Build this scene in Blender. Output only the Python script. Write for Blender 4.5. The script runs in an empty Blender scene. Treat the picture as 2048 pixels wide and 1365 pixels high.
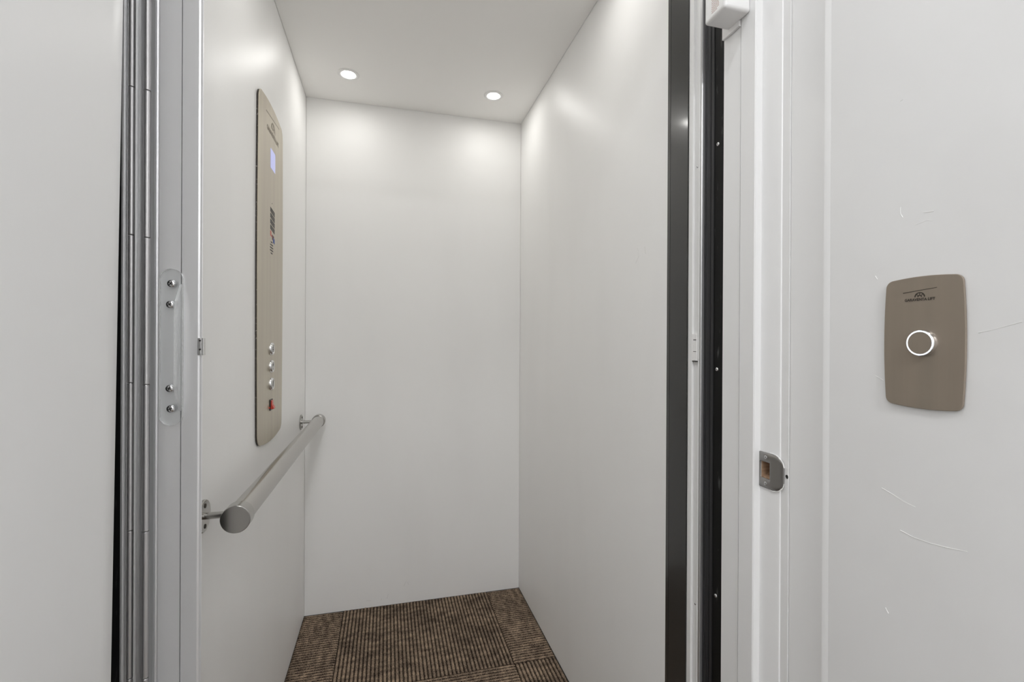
import bpy, bmesh, math, random
from mathutils import Vector, Matrix, noise

random.seed(7)
SC = bpy.context.scene
COL = SC.collection
H = 1.1273                    # height of the lens above the car floor (floor = 0)
pi = math.pi

# ------------------------------------------------------------------ camera
cam_d = bpy.data.cameras.new('camera')
cam = bpy.data.objects.new('camera', cam_d)
COL.objects.link(cam)
cam_d.sensor_width = 36.0
cam_d.lens = 945.64 / 2048 * 36.0
cam_d.clip_start = 0.02
yaw, pitch, roll = 0.258428, -0.001055, 0.004898
fwd = Vector((math.sin(yaw) * math.cos(pitch), math.cos(yaw) * math.cos(pitch), math.sin(pitch)))
rgt = Vector((math.cos(yaw), -math.sin(yaw), 0))
upv = rgt.cross(fwd)
r2 = rgt * math.cos(roll) + upv * math.sin(roll)
u2 = upv * math.cos(roll) - rgt * math.sin(roll)
cam.matrix_world = Matrix(((r2.x, u2.x, -fwd.x, 0), (r2.y, u2.y, -fwd.y, 0), (r2.z, u2.z, -fwd.z, H), (0, 0, 0, 1)))
SC.camera = cam

# ------------------------------------------------------------------ world, lights, exposure
W = bpy.data.worlds.new('world')
SC.world = W
W.use_nodes = True
W.node_tree.nodes['Background'].inputs[0].default_value = (1.0, 1.0, 1.0, 1)
W.node_tree.nodes['Background'].inputs[1].default_value = 0.40
SC.view_settings.view_transform = 'Standard'
SC.view_settings.look = 'None'
SC.view_settings.gamma = 1.0
SC.view_settings.use_curve_mapping = False
SC.view_settings.exposure = 0.68
SC.cycles.max_bounces = 16
SC.cycles.diffuse_bounces = 10
SC.cycles.glossy_bounces = 6
SC.cycles.use_denoising = True
SC.cycles.sample_clamp_indirect = 4.0
LENS_STRENGTH = 74.0         # radiance of the small round lenses in the car ceiling


def area(name, loc, size, power, color=(1, 1, 1), shape='DISK', rot=(0, 0, 0), size_y=None, spread=pi):
    d = bpy.data.lights.new(name, 'AREA')
    d.shape = shape
    d.size = size
    if size_y:
        d.size_y = size_y
    d.energy = power
    d.color = color
    d.spread = spread
    o = bpy.data.objects.new(name, d)
    o.location = loc
    o.rotation_euler = rot
    COL.objects.link(o)
    return o


area('hall_downlight', (-0.03, 0.10, H + 1.315), 0.14, 2.6, (0.98, 0.99, 1.0))
area('hall_fill_middle', (0.15, -1.15, H + 1.315), 0.20, 11.0, (0.98, 0.99, 1.0))  # unseen fill light, added behind the camera to brighten hall and car
area('hall_fill_rear', (0.15, -2.3, H + 1.315), 0.20, 11.0, (0.98, 0.99, 1.0))  # second added fill light, further back and out of view


# ------------------------------------------------------------------ materials
def nmat(name):
    m = bpy.data.materials.new(name)
    m.use_nodes = True
    nt = m.node_tree
    return m, nt, nt.nodes['Principled BSDF'], nt.links


def mat(name, col, rough=0.5, metal=0.0, spec=0.5, aniso=0.0, tangent=None, bump=None, emit=None, coat=0.0, vary=None):
    """bump = (scale_xyz, strength, distance); vary = (scale_xyz, second colour, low, high)"""
    m, nt, b, L = nmat(name)
    b.inputs['Base Color'].default_value = (*col, 1)
    b.inputs['Roughness'].default_value = rough
    b.inputs['Metallic'].default_value = metal
    b.inputs['Specular IOR Level'].default_value = spec
    b.inputs['Coat Weight'].default_value = coat
    b.inputs['Coat Roughness'].default_value = 0.1
    if aniso:
        b.inputs['Anisotropic'].default_value = aniso
        c = nt.nodes.new('ShaderNodeCombineXYZ')
        for i in range(3):
            c.inputs[i].default_value = tangent[i]
        L.new(c.outputs[0], b.inputs['Tangent'])
    tc = None
    if bump or vary:
        tc = nt.nodes.new('ShaderNodeTexCoord')
    if bump:
        mp = nt.nodes.new('ShaderNodeMapping')
        mp.inputs['Scale'].default_value = bump[0]
        nz = nt.nodes.new('ShaderNodeTexNoise')
        nz.inputs['Scale'].default_value = 1.0
        nz.inputs['Detail'].default_value = 3.0
        bp = nt.nodes.new('ShaderNodeBump')
        bp.inputs['Strength'].default_value = bump[1]
        bp.inputs['Distance'].default_value = bump[2]
        L.new(tc.outputs['Object'], mp.inputs[0])
        L.new(mp.outputs[0], nz.inputs['Vector'])
        L.new(nz.outputs['Fac'], bp.inputs['Height'])
        L.new(bp.outputs[0], b.inputs['Normal'])
    if vary:
        mp = nt.nodes.new('ShaderNodeMapping')
        mp.inputs['Scale'].default_value = vary[0]
        nz = nt.nodes.new('ShaderNodeTexNoise')
        nz.inputs['Scale'].default_value = 1.0
        nz.inputs['Detail'].default_value = 5.0
        mr = nt.nodes.new('ShaderNodeMapRange')
        mr.inputs[1].default_value = vary[2]
        mr.inputs[2].default_value = vary[3]
        mx = nt.nodes.new('ShaderNodeMix')
        mx.data_type = 'RGBA'
        mx.inputs[6].default_value = (*col, 1)
        mx.inputs[7].default_value = (*vary[1], 1)
        L.new(tc.outputs['Object'], mp.inputs[0])
        L.new(mp.outputs[0], nz.inputs['Vector'])
        L.new(nz.outputs['Fac'], mr.inputs[0])
        L.new(mr.outputs[0], mx.inputs[0])
        L.new(mx.outputs[2], b.inputs['Base Color'])
    if emit:
        b.inputs['Emission Color'].default_value = (*emit[0], 1)
        b.inputs['Emission Strength'].default_value = emit[1]
    return m


M = {}
M['hall_paint'] = mat('hall_paint', (0.80, 0.80, 0.80), 0.5, bump=((14, 14, 14), 0.25, 0.004), vary=((3, 3, 3), (0.77, 0.768, 0.765), 0.45, 0.7))
M['trim_paint'] = mat('trim_paint', (0.82, 0.82, 0.82), 0.38, bump=((30, 30, 6), 0.15, 0.003))
M['panel_side'] = mat('car_panel_side', (0.875, 0.872, 0.862), 0.44, spec=0.4, aniso=0.72, tangent=(0, 0, 1),
                      vary=((5, 5, 1.2), (0.85, 0.846, 0.836), 0.5, 0.75))
M['panel_back'] = mat('car_panel_back', (0.875, 0.872, 0.862), 0.5, spec=0.35, vary=((4, 4, 1.2), (0.85, 0.846, 0.836), 0.5, 0.75))
M['panel_ceiling'] = mat('car_panel_ceiling', (0.90, 0.892, 0.875), 0.6)
M['white_plastic'] = mat('white_plastic', (0.83, 0.825, 0.82), 0.4)
M['white_metal'] = mat('white_metal', (0.78, 0.78, 0.775), 0.35)
M['aluminium'] = mat('anodised_aluminium', (0.92, 0.92, 0.93), 0.35, metal=0.80, aniso=0.4, tangent=(0, 0, 1))
M['aluminium_edge'] = mat('bright_aluminium', (0.90, 0.90, 0.91), 0.28, metal=0.6)
M['aluminium_dark'] = mat('grey_aluminium', (0.52, 0.52, 0.525), 0.42, metal=0.85)
M['knuckle'] = mat('hinge_aluminium', (0.66, 0.65, 0.655), 0.33, metal=0.8)
M['black_gloss'] = mat('black_gloss_enamel', (0.022, 0.022, 0.021), 0.26, bump=((260, 260, 260), 0.08, 0.001), coat=0.25)
M['black_rubber'] = mat('black_rubber', (0.016, 0.016, 0.018), 0.42, spec=0.4)
M['black_wood'] = mat('black_painted_wood', (0.006, 0.006, 0.006), 0.5, spec=0.15, vary=((90, 90, 22), (0.10, 0.10, 0.10), 0.64, 0.82))
M['shaft_dark'] = mat('shaft_dark', (0.012, 0.012, 0.012), 0.6)
M['stainless'] = mat('brushed_stainless', (0.54, 0.525, 0.50), 0.24, metal=1.0, aniso=0.6, tangent=(0, 1, 0))
M['stainless_cap'] = mat('turned_stainless', (0.46, 0.45, 0.43), 0.22, metal=1.0)
M['chrome'] = mat('chrome', (0.80, 0.80, 0.81), 0.10, metal=1.0)
M['zinc'] = mat('zinc_plated', (0.72, 0.72, 0.72), 0.22, metal=1.0)
M['champagne'] = mat('champagne_brushed_metal', (0.55, 0.50, 0.39), 0.34, metal=0.72, aniso=0.55, tangent=(0, 0, 1),
                     vary=((40, 40, 1.5), (0.49, 0.43, 0.345), 0.35, 0.7))
M['champagne_hall'] = mat('champagne_brushed_metal_hall', (0.355, 0.30, 0.245), 0.42, metal=0.6, aniso=0.5, tangent=(0, 0, 1),
                          vary=((60, 60, 3), (0.325, 0.28, 0.23), 0.35, 0.7))
M['engraving'] = mat('engraved_dark', (0.045, 0.035, 0.027), 0.6)
M['engraving_faint'] = mat('engraved_faint', (0.30, 0.26, 0.20), 0.45, metal=0.5)
M['backing'] = mat('dark_backing', (0.03, 0.022, 0.017), 0.4, vary=((300, 300, 260), (0.45, 0.42, 0.38), 0.62, 0.72))
M['print_black'] = mat('print_black', (0.012, 0.012, 0.012), 0.5)
M['print_red'] = mat('print_red', (0.55, 0.10, 0.07), 0.5)
M['print_maroon'] = mat('print_maroon', (0.10, 0.012, 0.02), 0.5)
M['print_blue'] = mat('print_blue', (0.03, 0.07, 0.28), 0.5)
M['print_brown'] = mat('print_brown', (0.42, 0.24, 0.20), 0.6)
M['slot'] = mat('dark_slot', (0.06, 0.05, 0.04), 0.6)
M['red_plastic'] = mat('red_plastic', (0.55, 0.055, 0.035), 0.25)
M['black_plastic'] = mat('black_plastic', (0.015, 0.013, 0.012), 0.35)
M['screen'] = mat('backlit_screen', (0.05, 0.05, 0.10), 0.3, emit=((0.54, 0.57, 0.95), 0.42))
M['halo'] = mat('button_halo', (0.8, 0.85, 0.9), 0.3, emit=((0.80, 0.90, 1.0), 0.72))
M['lens'] = mat('lamp_lens', (0.9, 0.9, 0.9), 0.4, emit=((1.0, 0.985, 0.95), LENS_STRENGTH))
M['bare_wood'] = mat('bare_wood', (0.42, 0.28, 0.18), 0.7, vary=((20, 200, 200), (0.26, 0.16, 0.10), 0.4, 0.65))
M['strike_steel'] = mat('strike_steel', (0.30, 0.29, 0.28), 0.34, metal=0.9, aniso=0.5, tangent=(0, 0, 1))
M['paint_ridge'] = mat('paint_ridge', (0.84, 0.84, 0.83), 0.45)
M['scuff'] = mat('scuff', (0.60, 0.595, 0.57), 0.5)
M['hall_floor'] = mat('hall_floor', (0.16, 0.13, 0.10), 0.8)


def acrylic():
    m, nt, b, L = nmat('clear_acrylic')
    out = nt.nodes['Material Output']
    tr = nt.nodes.new('ShaderNodeBsdfTransparent')
    tr.inputs[0].default_value = (0.985, 0.99, 0.99, 1)
    gl = nt.nodes.new('ShaderNodeBsdfGlossy')
    gl.inputs['Roughness'].default_value = 0.06
    lw = nt.nodes.new('ShaderNodeLayerWeight')
    lw.inputs[0].default_value = 0.5
    pw = nt.nodes.new('ShaderNodeMath')
    pw.operation = 'POWER'
    pw.inputs[1].default_value = 4.0
    fr = nt.nodes.new('ShaderNodeMath')
    fr.operation = 'MULTIPLY_ADD'
    fr.inputs[1].default_value = 0.6
    fr.inputs[2].default_value = 0.035
    L.new(lw.outputs['Facing'], pw.inputs[0])
    L.new(pw.outputs[0], fr.inputs[0])
    mx = nt.nodes.new('ShaderNodeMixShader')
    L.new(fr.outputs[0], mx.inputs[0])
    L.new(tr.outputs[0], mx.inputs[1])
    L.new(gl.outputs[0], mx.inputs[2])
    L.new(mx.outputs[0], out.inputs[0])
    e, nt, b, L = nmat('acrylic_edge')
    out = nt.nodes['Material Output']
    tr = nt.nodes.new('ShaderNodeBsdfTransparent')
    tr.inputs[0].default_value = (0.9, 0.9, 0.9, 1)
    b.inputs['Base Color'].default_value = (0.75, 0.76, 0.76, 1)
    b.inputs['Roughness'].default_value = 0.12
    mx = nt.nodes.new('ShaderNodeMixShader')
    mx.inputs[0].default_value = 0.42
    L.new(tr.outputs[0], mx.inputs[1])
    L.new(b.outputs[0], mx.inputs[2])
    L.new(mx.outputs[0], out.inputs[0])
    return m, e


M['acrylic'], M['acrylic_edge'] = acrylic()


def carpet_mat():
    m, nt, b, L = nmat('ribbed_carpet')
    at = nt.nodes.new('ShaderNodeAttribute')
    at.attribute_name = 'pile_tone'
    tc = nt.nodes.new('ShaderNodeTexCoord')
    nz = nt.nodes.new('ShaderNodeTexNoise')
    nz.inputs['Scale'].default_value = 340
    nz.inputs['Detail'].default_value = 3
    mr = nt.nodes.new('ShaderNodeMapRange')
    mr.inputs[1].default_value = 0.3
    mr.inputs[2].default_value = 0.7
    mr.inputs[3].default_value = -0.34
    mr.inputs[4].default_value = 0.34
    ad = nt.nodes.new('ShaderNodeMath')
    ad.operation = 'ADD'
    rp = nt.nodes.new('ShaderNodeValToRGB')
    cr = rp.color_ramp
    cr.elements[0].position = 0.0
    cr.elements[0].color = (0.012, 0.009, 0.007, 1)
    cr.elements[1].position = 1.0
    cr.elements[1].color = (0.56, 0.41, 0.275, 1)
    for pos, c in ((0.3, (0.085, 0.062, 0.045, 1)), (0.55, (0.215, 0.162, 0.12, 1)), (0.75, (0.34, 0.255, 0.18, 1))):
        e = cr.elements.new(pos)
        e.color = c
    L.new(tc.outputs['Object'], nz.inputs['Vector'])
    L.new(nz.outputs['Fac'], mr.inputs[0])
    L.new(mr.outputs[0], ad.inputs[0])
    L.new(at.outputs['Fac'], ad.inputs[1])
    L.new(ad.outputs[0], rp.inputs[0])
    L.new(rp.outputs[0], b.inputs['Base Color'])
    b.inputs['Roughness'].default_value = 0.95
    b.inputs['Specular IOR Level'].default_value = 0.1
    bp = nt.nodes.new('ShaderNodeBump')
    bp.inputs['Strength'].default_value = 0.6
    bp.inputs['Distance'].default_value = 0.002
    L.new(nz.outputs['Fac'], bp.inputs['Height'])
    L.new(bp.outputs[0], b.inputs['Normal'])
    return m


M['carpet'] = carpet_mat()


# ------------------------------------------------------------------ mesh helpers
def box(bm, x0, x1, y0, y1, z0, z1):
    v = [bm.verts.new((x, y, z)) for x in (x0, x1) for y in (y0, y1) for z in (z0, z1)]
    for f in ((0, 1, 3, 2), (4, 6, 7, 5), (0, 4, 5, 1), (2, 3, 7, 6), (0, 2, 6, 4), (1, 5, 7, 3)):
        bm.faces.new([v[i] for i in f])


def prism(bm, pts, axis, a0, a1):
    """polygon extruded along an axis. 'Z': pts are (x, y); 'X': (y, z); 'Y': (x, z)."""
    def P(p, a):
        return {'Z': (p[0], p[1], a), 'X': (a, p[0], p[1]), 'Y': (p[0], a, p[1])}[axis]
    A = [bm.verts.new(P(p, a0)) for p in pts]
    B = [bm.verts.new(P(p, a1)) for p in pts]
    n = len(pts)
    bm.faces.new(A)
    bm.faces.new(B)
    for i in range(n):
        bm.faces.new((A[i], A[(i + 1) % n], B[(i + 1) % n], B[i]))


def lathe(bm, prof, c, axis, n=40, sweep=2 * pi):
    """prof = [(radius, height along axis)]"""
    rings = []
    for r, h in prof:
        if r < 1e-6:
            k = [bm.verts.new(_ax(c, axis, 0, 0, h))]
        else:
            k = [bm.verts.new(_ax(c, axis, r * math.cos(2 * pi * i / n), r * math.sin(2 * pi * i / n), h)) for i in range(n)]
        rings.append(k)
    for a, b in zip(rings, rings[1:]):
        for i in range(n):
            j = (i + 1) % n
            if len(a) == 1 and len(b) == 1:
                continue
            if len(a) == 1:
                bm.faces.new((a[0], b[i], b[j]))
            elif len(b) == 1:
                bm.faces.new((a[i], a[j], b[0]))
            else:
                bm.faces.new((a[i], a[j], b[j], b[i]))


def _ax(c, axis, u, v, h):
    if axis == 'Z':
        return (c[0] + u, c[1] + v, c[2] + h)
    if axis == 'X':
        return (c[0] + h, c[1] + u, c[2] + v)
    return (c[0] + u, c[1] + h, c[2] + v)


def tube(bm, pts, r, n=8, closed=False):
    pts = [Vector(p) for p in pts]
    rings = []
    for i, p in enumerate(pts):
        a = pts[max(i - 1, 0)] if not closed else pts[i - 1]
        b = pts[min(i + 1, len(pts) - 1)] if not closed else pts[(i + 1) % len(pts)]
        t = (b - a).normalized()
        u = t.orthogonal().normalized() if abs(t.x) > 0.99 else t.cross(Vector((1, 0, 0))).normalized()
        w = t.cross(u)
        rr = r[i] if isinstance(r, (list, tuple)) else r
        rings.append([bm.verts.new(p + (u * math.cos(2 * pi * k / n) + w * math.sin(2 * pi * k / n)) * rr) for k in range(n)])
    m = len(rings)
    for i in range(m if closed else m - 1):
        a, b = rings[i], rings[(i + 1) % m]
        for k in range(n):
            bm.faces.new((a[k], a[(k + 1) % n], b[(k + 1) % n], b[k]))
    if not closed:
        bm.faces.new(rings[0])
        bm.faces.new(rings[-1])


def obj(name, bm, material, parent=None, kind=None, label=None, cat=None, group=None, smooth=False, bevel=0.0, seg=2, angle=35):
    bmesh.ops.recalc_face_normals(bm, faces=bm.faces[:])
    me = bpy.data.meshes.new(name)
    off = parent_off(parent)
    if off is not None:
        bmesh.ops.translate(bm, verts=bm.verts[:], vec=-off)
    bm.to_mesh(me)
    bm.free()
    mats = material if isinstance(material, (list, tuple)) else [material]
    for k in mats:
        me.materials.append(M[k])
    if smooth:
        me.shade_smooth()
        me.set_sharp_from_angle(angle=math.radians(angle))
    o = bpy.data.objects.new(name, me)
    COL.objects.link(o)
    if parent:
        o.parent = parent
    props(o, kind, label, cat, group)
    if bevel:
        md = o.modifiers.new('edge', 'BEVEL')
        md.width = bevel
        md.segments = seg
        md.limit_method = 'ANGLE'
        md.angle_limit = math.radians(40)
    return o


def parent_off(p):
    if p is None:
        return None
    v = Vector((0, 0, 0))
    while p:
        v += p.location
        p = p.parent
    return v


def props(o, kind=None, label=None, cat=None, group=None):
    if kind:
        o['kind'] = kind
    if label:
        o['label'] = label
    if cat:
        o['category'] = cat
    if group:
        o['group'] = group


def thing(name, loc, label, cat, group=None):
    o = bpy.data.objects.new(name, None)
    o.empty_display_size = 0.05
    o.location = loc
    COL.objects.link(o)
    props(o, None, label, cat, group)
    return o


def dup(root, loc, label):
    r = root.copy()
    COL.objects.link(r)
    r.location = loc
    r['label'] = label
    for ch in list(root.children):
        c = ch.copy()
        COL.objects.link(c)
        c.parent = r
        for g in ch.children:
            d = g.copy()
            COL.objects.link(d)
            d.parent = c
    return r


def new():
    return bmesh.new()


def bxo(name, dims, material, **k):
    bm = new()
    box(bm, *dims)
    return obj(name, bm, material, **k)


def structure(name, dims, material, label=None, **k):
    return bxo(name, dims, material, kind='structure', label=label, **k)


# ------------------------------------------------------------------ lift car shell
XL, XR, YB, ZT = -0.3218, 0.5865, 2.075, 2.1146
wl = structure('wall_left', (XL - 0.012, XL, 0.872, YB + 0.02, 0.0, ZT + 0.02), 'panel_side', 'left inner wall of the lift car, white laminate panel behind the handrail')
wr = structure('wall_right', (XR, XR + 0.012, 0.9055, YB + 0.02, 0.0, ZT + 0.02), 'panel_side', 'right inner wall of the lift car, plain white laminate panel')
wb = structure('wall_back', (XL + 0.0008, XR - 0.0008, YB, YB + 0.02, 0.0, ZT + 0.02), 'panel_back', 'back wall of the lift car, plain white laminate panel')
structure('ceiling', (XL + 0.001, XR - 0.001, 0.80, YB - 0.001, ZT, ZT + 0.02), 'panel_ceiling', 'off-white ceiling panel of the lift car')
structure('ceiling_light_block', (-0.75, 0.95, 0.60, 2.4, ZT + 0.34, ZT + 0.36), 'shaft_dark', 'dark unseen cover added over the lift car to keep stray light out')  # unseen lid, added so no world light leaks in above the car
fl = structure('floor', (XL - 0.10, XR + 0.10, 0.84, YB + 0.02, -0.03, -0.0085), 'shaft_dark', 'floor of the lift car covered in ribbed brown carpet tiles')


def carpet_tile(x0, x1, y0, y1, along, ragged_back=False, seed=0):
    """looped pile in ribs; along = 'X' or 'Y' is the direction the ribs run"""
    rng = random.Random(seed)
    pitch = 0.0134
    if along == 'Y':
        a0, a1, c0, c1 = y0, y1, x0, x1
    else:
        a0, a1, c0, c1 = x0, x1, y0, y1
    nr = max(1, round((c1 - c0) / pitch))
    pw = (c1 - c0) / nr
    na = max(6, int((a1 - a0) / 0.006))
    prof = ((0.0, -0.0036, 0.06), (0.2, -0.0006, 0.40), (0.36, 0.0003, 0.60), (0.64, 0.0003, 0.60), (0.8, -0.0006, 0.40))  # offset, height, tone: grooves coloured darker than the rib tops
    bm = new()
    pile_tone = bm.verts.layers.float.new('pile_tone')
    rows = []
    for r in range(nr + 1):
        jit = rng.uniform(-0.0025, 0.0)
        for (t, hz, val) in prof:
            if r == nr and t > 0:
                break
            c = c0 + (r + t) * pw
            row = []
            for k in range(na + 1):
                a = a0 + (a1 - a0) * k / na
                n1 = 0.75 * noise.noise(Vector((a * 75 + seed * 7.3, r * 0.33 + seed, 0.3))) + 0.35 * noise.noise(Vector((a * 14 + seed * 3.1, r * 0.07 + seed, 4.3)))
                n2 = noise.noise(Vector((a * 60, r * 1.7, seed + 5.0)))
                h = hz + 0.0006 * n2
                aa, cc = a, c
                if ragged_back and along == 'Y' and k == na:
                    aa = a + jit
                    h += rng.uniform(-0.001, 0.0022)
                if ragged_back and along == 'X' and r == nr:
                    cc = c + rng.uniform(-0.0025, 0)
                if (k in (0, na)) and not (ragged_back and along == 'Y'):
                    h -= 0.002
                s = val + (0.36 * n1 + 0.14 * n2) * (0.35 + val)
                v = bm.verts.new((cc, aa, h) if along == 'Y' else (aa, cc, h))
                v[pile_tone] = s
                row.append(v)
            rows.append(row)
    for A, B in zip(rows, rows[1:]):
        for k in range(na):
            bm.faces.new((A[k], A[k + 1], B[k + 1], B[k]))
    # skirt so that the tile is a solid 8 mm slab
    edges = [e for e in bm.edges if e.is_boundary]
    ret = bmesh.ops.extrude_edge_only(bm, edges=edges)
    for v in [g for g in ret['geom'] if isinstance(g, bmesh.types.BMVert)]:
        v.co.z = -0.0084
        v[pile_tone] = 0.1
    return obj('carpet_tile', bm, 'carpet', parent=fl, smooth=True, angle=80)


g = 0.0007
SX0, SX1, SY = -0.1705, 0.4355, 1.5905
carpet_tile(XL + 0.001, SX0 - g, SY + g, YB - 0.002, 'X', True, 1)
carpet_tile(SX0 + g, SX1 - g, SY + g, YB - 0.001, 'Y', True, 2)
carpet_tile(SX1 + g, XR - 0.001, SY + g, YB - 0.002, 'X', True, 3)
carpet_tile(XL + 0.001, SX0 - g, 0.985, SY - g, 'Y', False, 4)
carpet_tile(SX0 + g, SX1 - g, 0.985, SY - g, 'X', False, 5)
carpet_tile(SX1 + g, XR - 0.001, 0.985, SY - g, 'Y', False, 6)

# ------------------------------------------------------------------ hall shell
HX0, HX1, HY0, HZ = -0.36, 0.605, -3.2, H + 1.33
structure('wall_east', (HX1, HX1 + 0.1, HY0, 0.598, -0.03, HZ), 'hall_paint', 'white painted hall wall beside the lift, carrying the call button plate')
structure('wall_west', (HX0 - 0.1, HX0, HY0, 0.745, -0.03, HZ), 'hall_paint', 'white hall wall behind the open door')
structure('wall_front', (HX0, HX1, 0.613, 0.743, 2.06, HZ), 'hall_paint', 'white hall wall over the lift doorway')
structure('ceiling_hall', (HX0 - 0.1, HX1 + 0.1, HY0, 0.75, HZ, HZ + 0.05), 'hall_paint', 'white hall ceiling')
structure('floor_hall', (HX0 - 0.1, HX1 + 0.1, HY0, 0.84, -0.06, -0.01), 'hall_floor', 'brown hall floor')
structure('trim_light_block', (-0.46, 0.70, 0.7435, 0.86, 2.12, ZT + 0.34), 'shaft_dark', 'dark unseen header added over the lift entrance to stop light leaking')  # unseen blocker, added to close the hall off from the shaft

# door leaf, open against the left hall wall and hanging slightly out of plumb
d1 = bpy.data.objects.new('door_1', None)
d1.location = (-0.335, 0.64, 0.0)
COL.objects.link(d1)
props(d1, 'structure', 'white flush door standing open at the left of the lift entrance')


def lean(bm):
    for v in bm.verts:
        v.co.x += 0.0118 * (v.co.z - H)


bm = new()
prism(bm, [(-0.291, -0.28), (-0.291, 0.600), (-0.2922, 0.611), (-0.2975, 0.636), (-0.3005, 0.6405), (-0.335, 0.6405), (-0.335, -0.28)], 'Z', 0.005, 2.04)
lean(bm)
obj('door_leaf', bm, 'trim_paint', parent=d1, smooth=True, angle=25)

# right door frame: jamb with mortise, stop, casing
Z0, Z1 = -0.01, 2.06
jx, jb = 0.600, 0.0135
HZ0, HZ1 = H - 0.2235, H - 0.1960          # mortise for the latch
bm = new()
front = [(jx + 0.0026, 0.5990), (jx + 0.0026, 0.6130), (jx + 0.0010, 0.6137), (jx, 0.6160)]
full = front + [(jx, 0.7325), (jx + 0.09, 0.7325), (jx + 0.09, 0.5990)]
prism(bm, full, 'Z', Z0, HZ0)
prism(bm, full, 'Z', HZ1, Z1)
prism(bm, front + [(jx, 0.6312), (jx + 0.09, 0.6312), (jx + 0.09, 0.5990)], 'Z', HZ0, HZ1)
prism(bm, [(jx, 0.6512), (jx, 0.7325), (jx + 0.09, 0.7325), (jx + 0.09, 0.6512)], 'Z', HZ0, HZ1)
prism(bm, [(jx + 0.022, 0.6312), (jx + 0.022, 0.6512), (jx + 0.09, 0.6512), (jx + 0.09, 0.6312)], 'Z', HZ0, HZ1)
t1 = obj('trim_1', bm, 'trim_paint', kind='structure', label='white painted right door jamb of the lift entrance', smooth=True, angle=30)
bm = new()
prism(bm, [(0.587, 0.6555), (0.5885, 0.6535), (jx, 0.6535), (jx, 0.6885), (0.5885, 0.6885), (0.587, 0.687)], 'Z', Z0, Z1)
obj('door_stop', bm, 'trim_paint', parent=t1)
bm = new()
prism(bm, [(0.5885, 0.6900), (jx, 0.6890), (jx, 0.7325), (0.5895, 0.7325), (0.5885, 0.7315)], 'Z', Z0, Z1)
obj('jamb_extension', bm, 'trim_paint', parent=t1)
# bare wood lining of the latch mortise
bm = new()
box(bm, jx + 0.0002, jx + 0.0215, 0.6314, 0.6327, HZ0, HZ1)
box(bm, jx + 0.0002, jx + 0.0215, 0.6490, 0.6511, HZ0, HZ1)
box(bm, jx + 0.0185, jx + 0.0218, 0.6327, 0.6490, HZ0, HZ1)
prism(bm, [(jx + 0.0002, HZ0 + 0.0002), (jx + 0.0185, HZ0 + 0.0002), (jx + 0.0185, HZ0 + 0.009), (jx + 0.010, HZ0 + 0.0045), (jx + 0.0002, HZ0 + 0.0028)], 'Y', 0.6327, 0.6490)
obj('latch_mortise', bm, 'bare_wood', parent=t1, label='bare wood inside the latch hole')
# casing
bm = new()
prism(bm, [(0.62, 0.5988), (0.6050, 0.5988), (0.6046, 0.5984), (0.6038, 0.5978), (0.6035, 0.5970), (0.6036, 0.5955), (0.6042, 0.5430), (0.6037, 0.5415),
           (0.6036, 0.5395), (0.6042, 0.5360), (0.6048, 0.5320), (0.6055, 0.5300), (0.62, 0.5300)], 'Z', Z0, Z1)
obj('trim_2', bm, 'trim_paint', kind='structure', label='flat white painted board with caulked edge between the door jamb and the hall wall', smooth=True, angle=30)
bm = new()
prism(bm, [(HX0, 2.06), (HX1, 2.06), (HX1, 2.12), (HX0, 2.12)], 'Y', 0.600, 0.613)
obj('trim_3', bm, 'trim_paint', kind='structure', label='white casing over the lift doorway')

# little chips and ridges of paint on the hall wall and the casing
def ridge(parent, pts, r, material, name='paint_ridge'):
    bm = new()
    tube(bm, pts, [r * random.uniform(0.5, 1.2) for _ in pts], 5)
    return obj(name, bm, material, parent=parent, smooth=True)


we = bpy.data.objects['wall_east']
wx = HX1
for pts in (
        [(0.5222, -0.0480), (0.5170, -0.0505), (0.5105, -0.0540)],
        [(0.4600, 0.1700), (0.4545, 0.1690), (0.4480, 0.1688)],
        [(0.4700, 0.1560), (0.4610, 0.1580), (0.4545, 0.1590), (0.4500, 0.1565)],
        [(0.4890, 0.1850), (0.4890, 0.1760), (0.4860, 0.1700)],
        [(0.4000, 0.0120), (0.3870, 0.0150), (0.3740, 0.0190), (0.3600, 0.0235)],
        [(0.4870, -0.2560), (0.4700, -0.2590), (0.4500, -0.2585), (0.4300, -0.2560), (0.4100, -0.2520)],
        [(0.5120, -0.2060), (0.4980, -0.2100), (0.4830, -0.2155), (0.4680, -0.2180)],
        [(0.5060, -0.3720), (0.5020, -0.3780)],
        [(0.4900, 0.3300), (0.4870, 0.3310)],
        [(0.5230, 0.0950), (0.5200, 0.0900)]):
    ridge(we, [(wx, y * 0.8937, H + z * 0.8937) for y, z in pts], 0.0006 if len(pts) < 4 else 0.0004, 'paint_ridge')
# thin scuffs on the car panels
for pts in ([(1.0330, 0.2260), (1.0270, 0.2180), (1.0260, 0.2050), (1.0400, 0.1900)], [(0.9980, 0.2230), (0.9960, 0.2130), (0.9940, 0.2050)]):
    ridge(wr, [(XR, y, H + z) for y, z in pts], 0.0004, 'scuff', 'scuff_mark')
for pts in ([(0.005, 0.028), (0.010, 0.046)], [(-0.020, 0.022), (-0.017, 0.030)], [(0.075, 0.072), (0.085, 0.095), (0.095, 0.075)], [(-0.08, 0.030), (-0.06, 0.028)]):
    ridge(wb, [(x, YB, z) for x, z in pts], 0.0006, 'scuff', 'scuff_mark')

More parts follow.
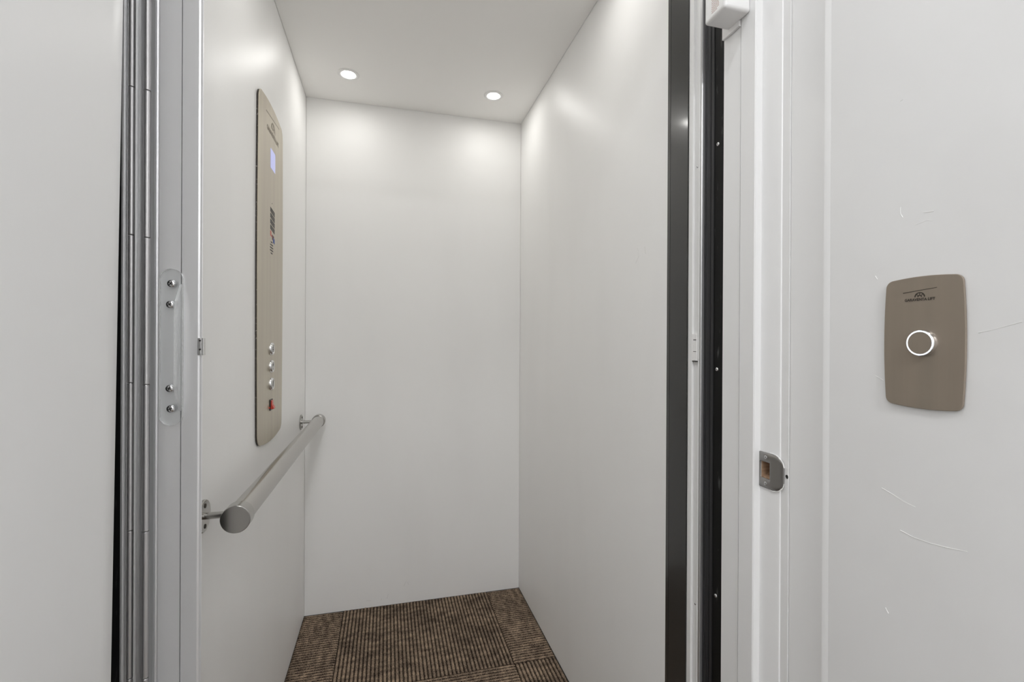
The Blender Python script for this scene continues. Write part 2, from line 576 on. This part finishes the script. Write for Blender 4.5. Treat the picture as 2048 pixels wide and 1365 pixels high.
# ------------------------------------------------------------------ black frame on the shaft side of the doorway, right
bm = new()
box(bm, 0.5965, 0.66, 0.7325, 0.7663, Z0, 2.12)
t4 = obj('trim_4', bm, 'black_wood', kind='structure', label='scuffed black painted board between the door jamb and the lift car')
bm = new()
prism(bm, [(0.66, 0.7663), (0.5958, 0.7663), (0.5948, 0.7675), (0.5948, 0.7728), (0.5958, 0.7738), (0.66, 0.7738)], 'Z', Z0, 2.12)
obj('seal_strip', bm, 'black_rubber', parent=t4)
bm = new()
prism(bm, [(0.66, 0.7752), (0.5958, 0.7752), (0.5946, 0.7775), (0.5944, 0.783), (0.5952, 0.7855), (0.5946, 0.788), (0.5944, 0.7915), (0.5958, 0.7935), (0.66, 0.7935)], 'Z', Z0, 2.12)
obj('seal_strip', bm, 'black_rubber', parent=t4)


def screw(name, c, axis, sgn, r, h, material, parent, label=None, ang=0.4, slot='black_plastic'):
    """pan head with a cross recess: dome with two dark bars standing in for the shaded recess"""
    bm = new()
    prof = [(r, 0), (r * 0.97, 0.35 * h * sgn), (r * 0.82, 0.72 * h * sgn), (r * 0.55, 0.95 * h * sgn), (r * 0.22, h * sgn), (0, h * sgn)]
    lathe(bm, prof, c, axis, 20)
    o = obj(name, bm, material, parent=parent, smooth=True, label=label)
    bm = new()
    e = h * sgn * 1.02
    for k in range(2):
        a = ang + k * pi / 2
        ca, sa = math.cos(a), math.sin(a)
        L, w = r * 0.52, r * 0.11
        pts = [(ca * L - sa * w, sa * L + ca * w), (-ca * L - sa * w, -sa * L + ca * w), (-ca * L + sa * w, -sa * L - ca * w), (ca * L + sa * w, sa * L - ca * w)]
        pp = {'X': [(c[1] + u, c[2] + v) for u, v in pts], 'Y': [(c[0] + u, c[2] + v) for u, v in pts], 'Z': [(c[0] + u, c[1] + v) for u, v in pts]}[axis]
        base = {'X': c[0], 'Y': c[1], 'Z': c[2]}[axis]
        prism(bm, pp, axis, base + e * 0.6, base + e)
    obj('dark_cross', bm, slot, parent=o)  # shade of the recess put in as dark bars on the dome
    return o


for z in (0.3688, -0.052, -0.4755):
    screw('screw', (0.5965, 0.7560, H + z), 'X', -1, 0.0037, 0.0022, 'zinc', t4, 'small zinc screw head')

# ------------------------------------------------------------------ gate receiving channel (white aluminium) at right
gc = thing('gate_channel', (0.60, 0.81, 0.0), 'tall white channel beside the black post, into which the folding gate closes', 'door frame')
cx = 0.5880
bm = new()
prism(bm, [(0.62, 0.7930), (cx + 0.0022, 0.7930), (cx + 0.0002, 0.7938), (cx + 0.0002, 0.7975), (cx + 0.0022, 0.7985), (0.62, 0.7985)], 'Z', -0.01, 2.10)
obj('outer_flange', bm, 'aluminium_dark', parent=gc)
bm = new()
prism(bm, [(0.62, 0.7988), (cx + 0.0008, 0.7988), (cx, 0.7995), (cx, 0.8010), (cx + 0.0008, 0.8018), (cx + 0.0045, 0.8018), (cx + 0.0045, 0.8190), (cx, 0.8190), (cx - 0.0006, 0.8196), (cx - 0.0006, 0.8318), (0.62, 0.8318)], 'Z', -0.01, 2.10)
obj('channel', bm, 'white_metal', parent=gc)
bm = new()
box(bm, cx - 0.0004, cx + 0.005, 0.8038, 0.8205, H - 0.0384, H + 0.0152)
cb = obj('catch_plate', bm, 'white_plastic', parent=gc, bevel=0.0008)
for z, w in ((0.003, 0.0008), (-0.0200, 0.0005)):
    bm = new()
    box(bm, cx - 0.0006, cx, 0.8062, 0.8150, H + z - w, H + z + w)
    obj('slot', bm, 'black_plastic', parent=cb)
bm = new()
box(bm, cx - 0.0003, cx + 0.0045, 0.8038, 0.8205, H - 0.0402, H - 0.0388)
obj('catch_gap', bm, 'black_plastic', parent=gc)
for z in (0.3453, -0.5198):
    screw('screw', (cx + 0.0045, 0.8110, H + z), 'X', -1, 0.0026, 0.0016, 'zinc', gc)

# black gloss post of the car, right of the opening
bm = new()
prism(bm, [(0.62, 0.8325), (XR - 0.0008, 0.8325), (XR - 0.0010, 0.8335), (XR - 0.0010, 0.8930), (XR + 0.0006, 0.8934), (XR + 0.0004, 0.8940), (XR - 0.0010, 0.8944), (XR - 0.0003, 0.9052), (0.62, 0.9052)], 'Z', -0.01, ZT)
obj('trim_5', bm, 'black_gloss', kind='structure', label='glossy black steel post at the right edge of the lift car')

# black shaft frame at left, behind the door leaf
bm = new()
box(bm, -0.46, -0.3865, 0.7455, 0.850, Z0, 2.12)
t6 = obj('trim_6', bm, 'black_wood', kind='structure', label='black shaft frame in the dark gap between open door and gate')
bm = new()
box(bm, -0.3865, -0.3845, 0.795, 0.801, Z0, 2.12)
obj('seal_strip', bm, 'black_rubber', parent=t6)
bm = new()
box(bm, -0.46, -0.336, 0.9305, 0.94, Z0, 2.12)
obj('return_panel', bm, 'shaft_dark', parent=t6)

# ------------------------------------------------------------------ folding gate, stacked open at left
gate = thing('folding_gate', (-0.33, 0.84, 0.0), 'grey aluminium folding lift gate, stacked open at the left edge of the car', 'gate')
G0, G1 = 0.004, 2.09


def vbar(name, pts, material, z0=G0, z1=G1, smooth=False):
    bm = new()
    prism(bm, pts, 'Z', z0, z1)
    return obj(name, bm, material, parent=gate, smooth=smooth, angle=30)


# lead post: ridge, groove, two faces with a fine groove between, rolled edge
lp = [(-0.3361, 0.860), (-0.3361, 0.8212), (-0.3357, 0.8203), (-0.3350, 0.8200), (-0.3346, 0.8206), (-0.3345, 0.8235), (-0.3318, 0.8235), (-0.3316, 0.8202),
      (-0.3313, 0.8195), (-0.3307, 0.8193), (-0.3017, 0.8193), (-0.3016, 0.8290), (-0.3006, 0.8290), (-0.3005, 0.8193), (-0.2795, 0.8193), (-0.2790, 0.8200),
      (-0.2766, 0.8204), (-0.2762, 0.8197), (-0.2737, 0.8197), (-0.2731, 0.8202), (-0.2732, 0.8210), (-0.2790, 0.8225), (-0.2900, 0.8260), (-0.2910, 0.860)]
post = vbar('lead_post', lp, 'aluminium')
vbar('reflected_black_strip', [(-0.336, 0.8605), (-0.2925, 0.8605), (-0.2925, 0.871), (-0.336, 0.871)], 'black_rubber')  # black strip added behind the post so the rail cap reflects something dark
# folded panels seen edge on
vbar('gate_panel', [(-0.3436, 0.925), (-0.3436, 0.8235), (-0.3425, 0.8222), (-0.3372, 0.8216), (-0.3364, 0.8225), (-0.3364, 0.925)], 'aluminium')
vbar('gate_panel', [(-0.3603, 0.925), (-0.3603, 0.8262), (-0.3522, 0.8262), (-0.3522, 0.925)], 'aluminium_dark')
vbar('panel_edge', [(-0.3624, 0.925), (-0.3624, 0.8205), (-0.3620, 0.8199), (-0.3610, 0.8199), (-0.3605, 0.8205), (-0.3605, 0.925)], 'aluminium_edge')
vbar('gate_panel', [(-0.3757, 0.925), (-0.3757, 0.8235), (-0.3742, 0.8235), (-0.3740, 0.8225), (-0.3734, 0.8225), (-0.3732, 0.8240), (-0.3722, 0.8240), (-0.3722, 0.925)], 'aluminium')
vbar('gate_panel', [(-0.3796, 0.925), (-0.3796, 0.8215), (-0.3790, 0.8207), (-0.3766, 0.8207), (-0.3760, 0.8215), (-0.3760, 0.925)], 'aluminium_edge')


def knuckles(cx_, cy_, r, z_joint, pitch, side):
    """hinge barrel: alternate knuckles carry their leaf to one side or the other"""
    z = z_joint - math.floor((z_joint - G0) / pitch) * pitch
    k = 0
    zs = [G0]
    while z < G1:
        if z - zs[-1] > 0.01:
            zs.append(z)
        z += pitch
    zs.append(G1)
    for a, b in zip(zs, zs[1:]):
        bm = new()
        lathe(bm, [(0, a + 0.0005), (r * 0.9, a + 0.0005), (r, a + 0.0011), (r, b - 0.0011), (r * 0.9, b - 0.0005), (0, b - 0.0005)], (cx_, cy_, 0), 'Z', 24)
        s = side if k % 2 == 0 else -side
        x0, x1 = (cx_ + r * 0.35, cx_ + r * 1.42) if s > 0 else (cx_ - r * 1.42, cx_ - r * 0.35)
        box(bm, x0, x1, cy_ - r * 0.30 + 0.002, cy_ + 0.03, a + 0.0005, b - 0.0005)
        obj('hinge_knuckle', bm, 'knuckle', parent=gate, smooth=True, angle=30)
        k += 1


knuckles(-0.36835, 0.8240, 0.0042, H + 0.3735, 0.2196, 1)
knuckles(-0.3480, 0.8232, 0.0042, H + 0.1510, 0.2196, -1)

# clear acrylic pull handle: pill-shaped plate with a fin standing out from its right side
def pill(cx_, cz_, hw, hh, n=16):
    pts = []
    for i in range(n + 1):
        a = pi * i / n
        pts.append((cx_ + hw * math.cos(a), cz_ + hh - hw + hw * math.sin(a)))
    for i in range(n + 1):
        a = pi + pi * i / n
        pts.append((cx_ + hw * math.cos(a), cz_ - hh + hw + hw * math.sin(a)))
    return pts


hcx, hcz, hw, hh = -0.3127, H - 0.0125, 0.0150, 0.1176
bm = new()
prism(bm, pill(hcx, hcz, hw, hh), 'Y', 0.8145, 0.8191)
bm.normal_update()
for f in bm.faces:
    f.material_index = 0 if abs(f.normal.y) > 0.9 else 1
hd = obj('pull_handle', bm, ['acrylic', 'acrylic_edge'], parent=gate, label='clear acrylic pull handle on the gate post', smooth=True, angle=40)
# the fin
bm = new()
fin = [(0.8145, H + 0.082), (0.8145, H - 0.108), (0.8045, H - 0.094), (0.7965, H - 0.080), (0.7935, H - 0.070), (0.7935, H + 0.045), (0.7965, H + 0.056), (0.8060, H + 0.070)]
prism(bm, fin, 'X', -0.3012, -0.2978)
bm.normal_update()
for f in bm.faces:
    f.material_index = 0 if abs(f.normal.x) > 0.9 else 1
obj('grip_fin', bm, ['acrylic', 'acrylic_edge'], parent=hd)
for x, z in ((-0.3122, 0.0827), (-0.3136, 0.0514), (-0.3138, -0.0742), (-0.3124, -0.1048)):
    screw('screw', (x, 0.8145, H + z), 'Y', -1, 0.0058, 0.0032, 'chrome', post, 'bright pan-head screw through the clear handle', ang=random.uniform(0.3, 1.2))
# steel catch block on the leading edge of the post
bm = new()
box(bm, -0.2735, -0.2705, 0.8170, 0.8260, H - 0.0246, H + 0.0014)
box(bm, -0.2780, -0.2735, 0.8165, 0.8192, H - 0.0246, H + 0.0014)
ck = obj('catch_block', bm, 'zinc', parent=post, bevel=0.0005)
bm = new()
for z in (-0.0025, -0.0160):
    lathe(bm, [(0, -0.0003), (0.0014, -0.0003), (0.0014, 0.001), (0, 0.001)], (-0.2750, 0.8165, H + z), 'Y', 12)
obj('catch_hole', bm, 'black_plastic', parent=post)

# ------------------------------------------------------------------ door lock box on the head of the right jamb
lk = thing('door_lock_box', (0.587, 0.69, H + 0.545), 'white plastic door lock box with small red print, high on the right jamb', 'lock')
bm = new()
box(bm, 0.5355, 0.5868, 0.6645, 0.7170, H + 0.553, H + 0.80)
obj('housing', bm, 'white_plastic', parent=lk, bevel=0.005, seg=4, smooth=True)
bm = new()
box(bm, 0.5830, 0.5872, 0.6880, 0.7305, H + 0.5440, H + 0.79)
obj('mounting_plate', bm, 'white_plastic', parent=lk, bevel=0.0004)
bm = new()
# printed notice on the face: two heavy heading lines and rows of fine print
for k, (zz, y0, y1, hgt) in enumerate(((0.5925, 0.6785, 0.6975, 0.0028), (0.5885, 0.6785, 0.6975, 0.0024), (0.5842, 0.679, 0.6975, 0.0011), (0.5810, 0.679, 0.6975, 0.0011), (0.5778, 0.6795, 0.6975, 0.0011),
                                       (0.5746, 0.679, 0.6975, 0.0011), (0.5714, 0.6795, 0.6975, 0.0011), (0.5682, 0.679, 0.6975, 0.0011), (0.5650, 0.679, 0.6975, 0.0011), (0.5618, 0.684, 0.6975, 0.0011))):
    y = y0
    while y < y1:
        w = random.uniform(0.0016, 0.005) if hgt < 0.002 else random.uniform(0.0015, 0.0022)
        box(bm, 0.53535, 0.53555, y, min(y + w, y1), H + zz, H + zz + hgt)
        y += w + 0.0007
obj('printed_notice', bm, 'print_brown', parent=lk, label='small reddish printed notice')

# ------------------------------------------------------------------ strike plate in the right jamb
st = thing('strike_plate', (0.600, 0.635, H - 0.21), 'steel strike plate with bare wood latch hole in the right jamb', 'strike plate')
zt, zb = H - 0.1808, H - 0.2388
zc = (zt + zb) / 2
bm = new()


def spath(s):
    """s = distance along the jamb from the flat edge towards the hall -> (x, y) with the lip bending round the corner"""
    y = 0.6535 - s
    x = jx - 0.0012
    s1 = 0.0350
    if s > s1:
        t = s - s1
        x = jx - 0.0012 + 14.0 * t * t
        y = 0.6535 - s1 - t * 0.985
    return x, y


cols = [0.0, 0.0019, 0.0040, 0.0120, 0.0222, 0.0250, 0.0275, 0.0310, 0.0340, 0.0367, 0.0384, 0.0401, 0.0418, 0.0435, 0.0446, 0.0465, 0.0480]


def half_h(s):
    if s < 0.0015:
        return 0.0280
    if s <= 0.0275:
        return 0.0290
    t = (s - 0.0275) / 0.0205
    return 0.0120 + 0.0170 * math.sqrt(max(0.0, 1 - t * t))


rows_n = 12
gridv = []
hz0, hz1 = HZ0 + 0.0004, HZ1 - 0.0004
for s in cols:
    x, y = spath(s)
    hh_ = half_h(s)
    lev = [zc - hh_, (zc - hh_ + hz0) / 2, hz0, hz0 + 0.003, (hz0 + hz1) / 2, hz1 - 0.003, hz1, (zc + hh_ + hz1) / 2, zc + hh_]
    if hh_ < 0.0165:
        lev = [zc - hh_ + 2 * hh_ * i / 8 for i in range(9)]
    gridv.append([bm.verts.new((x, y, z)) for z in lev])
for i in range(len(cols) - 1):
    for j in range(8):
        if 1 <= i <= 3 and 2 <= j <= 5:      # latch opening
            continue
        bm.faces.new((gridv[i][j], gridv[i + 1][j], gridv[i + 1][j + 1], gridv[i][j + 1]))
sp = obj('plate', bm, 'strike_steel', parent=st, smooth=True, angle=60)
md = sp.modifiers.new('sheet', 'SOLIDIFY')
md.thickness = 0.0012
md.offset = 0
for z in (-0.1885, -0.2312):
    screw('screw', (jx - 0.0018, 0.6398, H + z), 'X', -1, 0.0030, 0.0008, 'zinc', st, 'countersunk cross-head screw', ang=0.2)
# rough edge of paint round the lip and one dark hole in the casing
bm = new()
pts = []
for k in range(15):
    s = 0.022 + 0.026 * k / 14
    x, y = spath(s)
    pts.append((x, y - 0.0002, zc + half_h(s) + random.uniform(0.0002, 0.0012)))
tube(bm, pts, [random.uniform(0.0006, 0.0016) for _ in pts], 6)
pts = []
for k in range(15):
    s = 0.022 + 0.026 * k / 14
    x, y = spath(s)
    pts.append((x, y - 0.0002, zc - half_h(s) - random.uniform(0.0002, 0.0012)))
tube(bm, pts, [random.uniform(0.0005, 0.0013) for _ in pts], 6)
obj('paint_edge', bm, 'paint_ridge', parent=t1, smooth=True)
bm = new()
pts = [(0.6012 + 0.0026 * math.cos(a) * random.uniform(0.75, 1.1), H - 0.2100 + 0.0031 * math.sin(a) * random.uniform(0.75, 1.1)) for a in [2 * pi * k / 11 for k in range(11)]]
prism(bm, pts, 'X', 0.6020, 0.6030)
obj('nail_hole', bm, 'shaft_dark', parent=t1, label='small dark hole beside the strike plate')


# ------------------------------------------------------------------ plates with bowed edges
def bowed(cy_, cz_, hw_, hh_, bow_w, bow_h, r, n=10):
    """outline of a plate whose four sides bow outwards, with rounded corners (counter-clockwise in y, z)"""
    pts = []
    ew, eh = hw_ - bow_w, hh_ - bow_h
    def top(t):
        return (cy_ + t * (ew - r), cz_ + eh + bow_h * (1 - t * t))
    def side(t):
        return (cy_ + ew + bow_w * (1 - t * t), cz_ + t * (eh - r))
    right = [side(-1 + 2 * k / n) for k in range(n + 1)]
    upper = [top(1 - 2 * k / n) for k in range(n + 1)]
    left = [(2 * cy_ - p[0], 2 * cz_ - p[1]) for p in right]
    lower = [(2 * cy_ - p[0], 2 * cz_ - p[1]) for p in upper]
    def corner(sy, sz, a0):
        c = (cy_ + sy * (ew - r), cz_ + sz * (eh - r))
        return [(c[0] + r * math.cos(a0 + pi / 2 * k / 6), c[1] + r * math.sin(a0 + pi / 2 * k / 6)) for k in range(1, 6)]
    pts = right + corner(1, 1, 0) + upper + corner(-1, 1, pi / 2) + left + corner(-1, -1, pi) + lower + corner(1, -1, 3 * pi / 2)
    return pts


def text_mesh(body, width, height=None):
    cu = bpy.data.curves.new('lettering', 'FONT')
    cu.body = body
    cu.align_x = 'CENTER'
    cu.size = 1.0
    cu.offset = 0.03
    to = bpy.data.objects.new('lettering', cu)
    COL.objects.link(to)
    dg = bpy.context.evaluated_depsgraph_get()
    dg.update()
    me = bpy.data.meshes.new_from_object(to.evaluated_get(dg))
    bpy.data.objects.remove(to)
    bm = new()
    bm.from_mesh(me)
    bpy.data.meshes.remove(me)
    xs = [v.co.x for v in bm.verts]
    ys = [v.co.y for v in bm.verts]
    sx = width / (max(xs) - min(xs))
    sy = height / (max(ys) - min(ys)) if height else sx
    x0, y0 = (max(xs) + min(xs)) / 2, min(ys)
    for v in bm.verts:
        v.co = Vector(((v.co.x - x0) * sx, (v.co.y - y0) * sy, 0))
    return bm


def logo(parent, X, sgn, cy_, cz_, s, material):
    """maker's mark: rising line, half wheel, lettering. sgn=-1 for a plate that faces -X, +1 for one that faces +X.
    cz_ = baseline of the lettering, s = width of the lettering"""
    k = s / 0.0365
    d = 0.0003
    def P(u, v):
        return (cy_ + sgn * u * k, cz_ + v * k)
    bm = new()
    w = 0.00045
    prism(bm, [P(-0.0205, 0.0118 - w), P(0.0200, 0.0156 - w * 0.6), P(0.0200, 0.0156 + w * 0.6), P(-0.0205, 0.0118 + w)], 'X', X, X + sgn * d)
    obj('mark_line', bm, material, parent=parent)
    bm = new()
    def arc(r0, r1, a0, a1, n):
        for i in range(n):
            a, b = a0 + (a1 - a0) * i / n, a0 + (a1 - a0) * (i + 1) / n
            q = [P(r0 * math.cos(a), 0.0050 + r0 * math.sin(a)), P(r1 * math.cos(a), 0.0050 + r1 * math.sin(a)), P(r1 * math.cos(b), 0.0050 + r1 * math.sin(b)), P(r0 * math.cos(b), 0.0050 + r0 * math.sin(b))]
            prism(bm, q, 'X', X, X + sgn * d)
    arc(0.0051, 0.0064, 0, pi, 20)
    arc(0.0016, 0.0028, 0, pi, 10)
    for a in (pi / 4, pi / 2, 3 * pi / 4):
        ca, sa = math.cos(a), math.sin(a)
        w = 0.0004
        q = [P(0.0024 * ca - w * sa, 0.005 + 0.0024 * sa + w * ca), P(0.0056 * ca - w * sa, 0.005 + 0.0056 * sa + w * ca),
             P(0.0056 * ca + w * sa, 0.005 + 0.0056 * sa - w * ca), P(0.0024 * ca + w * sa, 0.005 + 0.0024 * sa - w * ca)]
        prism(bm, q, 'X', X, X + sgn * d)
    obj('wheel_mark', bm, material, parent=parent)
    bm = text_mesh('GARAVENTA LIFT', s, 0.0037 * k)
    for v in bm.verts:
        v.co = Vector((X + sgn * d, cy_ + sgn * v.co.x, cz_ + v.co.y))
    o = obj('lettering', bm, material, parent=parent)


# ------------------------------------------------------------------ call button plate on the hall wall
K = 0.893
cp = thing('call_plate', (HX1, 0.459 * K, H), 'champagne metal call plate with a lit round button on the hall wall', 'call button')
ccy, ccz = 0.4588 * K, H + 0.0000
bm = new()
prism(bm, bowed(ccy, ccz, 0.0484 * K, 0.0866 * K, 0.0022, 0.0020, 0.0090), 'X', HX1 - 0.0040, HX1 - 0.0012)
pl = obj('face_plate', bm, 'champagne_hall', parent=cp, bevel=0.0006)
bm = new()
prism(bm, bowed(ccy, ccz, 0.0455 * K, 0.0836 * K, 0.0022, 0.0020, 0.0080), 'X', HX1 - 0.0013, HX1)
obj('back_plate', bm, 'white_plastic', parent=cp)
logo(pl, HX1 - 0.0040, -1, 0.4615 * K, H + 0.0545 * K, 0.0365 * K, 'engraving')
bxx = HX1 - 0.0040
bcy, bcz = 0.4578 * K, H - 0.0006
bm = new()
lathe(bm, [(0.01590, 0), (0.01590, -0.0010), (0.01536, -0.0022), (0.01500, -0.0042), (0.01447, -0.0047), (0.01420, -0.0045), (0.01420, 0)], (bxx, bcy, bcz), 'X', 48)
bt = obj('button_bezel', bm, 'chrome', parent=cp, smooth=True, label='chrome ring of the call button')
bm = new()
lathe(bm, [(0.01429, -0.0042), (0.01411, -0.0051), (0.01304, -0.0051), (0.01286, -0.0042)], (bxx, bcy, bcz), 'X', 48)
obj('light_ring', bm, 'halo', parent=bt, smooth=True, label='glowing white ring')
bm = new()
lathe(bm, [(0, -0.0048), (0.01286, -0.0048), (0.01295, -0.0040), (0.01295, 0)], (bxx, bcy, bcz), 'X', 48)
obj('button_cap', bm, 'champagne_hall', parent=bt, smooth=True)

# ------------------------------------------------------------------ car operating panel on the left wall
op = thing('control_panel', (XL, 1.4615, H + 0.185), 'tall champagne metal control panel with screen and buttons on the left wall', 'control panel')
ocy, ocz = 1.4615, H + 0.1848
fx = XL + 0.0062
bm = new()
prism(bm, bowed(ocy, ocz, 0.1470, 0.4700, 0.006, 0.009, 0.030), 'X', fx - 0.0016, fx)
pf = obj('face_plate', bm, 'champagne', parent=op, bevel=0.0004)
bm = new()
prism(bm, bowed(ocy, ocz, 0.1462, 0.4692, 0.006, 0.009, 0.030), 'X', XL, fx - 0.0016)
obj('back_box', bm, 'backing', parent=op)
logo(pf, fx, 1, 1.474, H + 0.570, 0.140, 'engraving_faint')
# screen
bm = new()
box(bm, fx, fx + 0.0006, 1.4450, 1.4995, H + 0.4795, H + 0.5335)
obj('screen', bm, 'screen', parent=op, label='small lavender lit screen')
# stacked slanted letters, the last one red and blue
bm = new()
for zt_ in (0.3700, 0.3537, 0.3374, 0.3211):
    def sl(y):
        return -0.10 * (y - 1.446)
    def arm(z, y0, y1, t):
        prism(bm, [(y0, H + z + sl(y0)), (y1, H + z + sl(y1)), (y1, H + z + sl(y1) - t), (y0, H + z + sl(y0) - t)], 'X', fx, fx + 0.0003)
    arm(zt_, 1.446, 1.4560, 0.0125)
    for q in (0, 0.0048, 0.0096):
        arm(zt_ - q, 1.4560, 1.4975, 0.0034)
obj('letter', bm, 'print_black', parent=pf, label='four black letters E, one under another')
for nm, mt, y0, y1, z0, z1 in (('letter_piece', 'print_red', 1.446, 1.457, 0.2905, 0.3045), ('letter_piece', 'print_red', 1.457, 1.469, 0.2905, 0.2950), ('letter_piece', 'print_maroon', 1.467, 1.488, 0.2850, 0.2985),
                               ('letter_piece', 'print_blue', 1.478, 1.4975, 0.2790, 0.2930)):
    bm = new()
    prism(bm, [(y0, H + z0 - 0.1 * (y0 - 1.446)), (y1, H + z0 - 0.1 * (y1 - 1.446)), (y1, H + z1 - 0.1 * (y1 - 1.446)), (y0, H + z1 - 0.1 * (y0 - 1.446))], 'X', fx, fx + 0.0003 + random.uniform(0, 0.0001))
    obj(nm, bm, mt, parent=pf)
bm = new()
lathe(bm, [(0.0018, 0), (0.0018, 0.0003), (0, 0.0003)], (fx, 1.4655, H + 0.3835), 'X', 10)
obj('pinhole', bm, 'slot', parent=pf)
for k, hwid in enumerate((0.0085, 0.0155, 0.0175, 0.0175, 0.0095)):
    z = H + 0.2735 - 0.0078 * k
    bm = new()
    prism(bm, [(1.4620 - hwid, z - 0.0018), (1.4620 + hwid, z - 0.0018), (1.4620 + hwid + 0.0015, z), (1.4620 + hwid, z + 0.0018), (1.4620 - hwid, z + 0.0018), (1.4620 - hwid - 0.0015, z)], 'X', fx, fx + 0.0002)
    obj('speaker_slot', bm, 'slot', parent=pf)
# three push buttons
for k, z in enumerate((-0.0266, -0.0759, -0.1253)):
    bm = new()
    c = (fx, 1.4600, H + z)
    lathe(bm, [(0.0180, 0), (0.0180, 0.0015), (0.0168, 0.0052), (0.0155, 0.0062), (0.0132, 0.0060), (0.0126, 0.0052), (0.0126, 0)], c, 'X', 40)
    pb = obj('push_button', bm, 'chrome', parent=op, smooth=True)
    bm = new()
    lathe(bm, [(0, 0.0056), (0.0126, 0.0054), (0.0126, 0)], c, 'X', 32)
    obj('button_face', bm, 'stainless_cap', parent=pb, smooth=True)
    bm = new()
    marks = (((0.0, 0.004, 0.0035, 0.0010), (0.0005, -0.0015, 0.0030, 0.0022), (0.0, -0.0070, 0.0022, 0.0016)), ((0.001, 0.0035, 0.0032, 0.0030), (-0.0005, -0.0075, 0.0018, 0.0009)), ((0.001, 0.0, 0.0014, 0.0075),))[k]
    for (dy, dz, a, b) in marks:
        box(bm, fx + 0.0054, fx + 0.0059, c[1] + dy - a, c[1] + dy + a, c[2] + dz - b, c[2] + dz + b)
    obj('button_mark', bm, 'slot', parent=pb)
# red rocker switch in a black frame
sy0, sz0 = 1.4600, H - 0.1840
bm = new()
box(bm, fx, fx + 0.0022, sy0 - 0.0155, sy0 + 0.0155, sz0 - 0.0155, sz0 + 0.0155)
rk = obj('rocker_switch', bm, 'black_plastic', parent=op, bevel=0.0006, label='red rocker switch in a black frame')
bm = new()
prism(bm, [(fx + 0.001, sz0 + 0.0125), (fx + 0.0042, sz0 + 0.0120), (fx + 0.0048, sz0), (fx + 0.0095, sz0 - 0.0090), (fx + 0.0088, sz0 - 0.0118), (fx + 0.001, sz0 - 0.0125)], 'Y', sy0 - 0.0070, sy0 + 0.0115)
obj('rocker', bm, 'red_plastic', parent=rk, bevel=0.0008)
bm = new()
prism(bm, [(sy0 - 0.0150, sz0 - 0.0045), (sy0 - 0.0235, sz0 - 0.0075), (sy0 - 0.0150, sz0 - 0.0085)], 'X', fx, fx + 0.0020)
obj('guard_tab', bm, 'red_plastic', parent=rk)
bm = new()
prism(bm, [(sy0 + 0.0150, sz0 + 0.0005), (sy0 + 0.0255, sz0 - 0.0040), (sy0 + 0.0150, sz0 - 0.0060)], 'X', fx, fx + 0.0030)
obj('guard_tab', bm, 'red_plastic', parent=rk)

# ------------------------------------------------------------------ handrail on the left wall
hr = thing('handrail', (-0.259, 1.47, H - 0.3205), 'round brushed steel handrail along the left wall of the lift car', 'handrail')
rx, rz = -0.2590, H - 0.3205
bm = new()
lathe(bm, [(0, 0.945), (0.0213, 0.945), (0.0213, 1.996), (0, 1.996)], (rx, 0, rz), 'Y', 64)
obj('rail', bm, 'stainless', parent=hr, smooth=True)
for a, b in ((0.9355, 0.9640), (1.9830, 2.0110)):
    bm = new()
    if a < 1.5:
        pr = [(0, a), (0.0238, a), (0.0246, a + 0.0008), (0.0246, b - 0.0008), (0.0238, b), (0.0213, b)]
    else:
        pr = [(0.0213, a), (0.0238, a), (0.0246, a + 0.0008), (0.0246, b - 0.0008), (0.0238, b), (0, b)]
    lathe(bm, pr, (rx, 0, rz), 'Y', 64)
    obj('end_cap', bm, 'stainless_cap', parent=hr, smooth=True)
for y in (0.9680, 1.9770):
    bm = new()
    lathe(bm, [(0, 0), (0.0288, 0), (0.0292, 0.0010), (0.0290, 0.0040), (0.0280, 0.0052), (0.0075, 0.0054), (0, 0.0054)], (XL, y, rz), 'X', 40)
    fg = obj('wall_flange', bm, 'stainless_cap', parent=hr, smooth=True)
    for dz in (-0.0185, 0.0185):
        bm = new()
        lathe(bm, [(0.0042, 0.0053), (0.0040, 0.0062), (0.0022, 0.0068), (0, 0.0068)], (XL, y, rz + dz), 'X', 14)
        obj('flange_screw', bm, 'slot', parent=fg, smooth=True)
    bm = new()
    lathe(bm, [(0, 0.004), (0.0062, 0.004), (0.0060, 0.0065), (0.0060, 0.046), (0, 0.046)], (XL, y, rz), 'X', 24)
    obj('stem', bm, 'stainless_cap', parent=hr, smooth=True)

# ------------------------------------------------------------------ recessed ceiling lamps of the car
def downlight(loc, label):
    r = thing('ceiling_lamp', loc, label, 'lamp', 'recessed lamps in the lift car ceiling')
    x, y, z = loc
    bm = new()
    lathe(bm, [(0.0385, 0.0), (0.0385, -0.0012), (0.0365, -0.0026), (0.0310, -0.0032), (0.0262, -0.0030), (0.0245, -0.0020), (0.0243, -0.0006)], (x, y, z), 'Z', 48)
    obj('trim_ring', bm, 'white_plastic', parent=r, smooth=True)
    bm = new()
    lathe(bm, [(0.0243, -0.0008), (0.0200, -0.0022), (0.0120, -0.0028), (0, -0.0030)], (x, y, z), 'Z', 40)
    obj('lamp_lens', bm, 'lens', parent=r, smooth=True, label='bright white lens')
    return r


lamp = downlight((-0.1430, 1.8560, ZT), 'lit recessed ceiling lamp near the left wall, above the control panel side')
dup(lamp, (0.4105, 1.8630, ZT), 'lit recessed ceiling lamp near the right wall of the lift car')
dup(lamp, (-0.1430, 1.0600, ZT), 'unseen recessed ceiling lamp added at the front left of the lift car, over the gate')  # front pair is out of view, added to light the car
dup(lamp, (0.4105, 1.0600, ZT), 'unseen recessed ceiling lamp added at the front right of the lift car, by the black post')  # other half of the added front pair
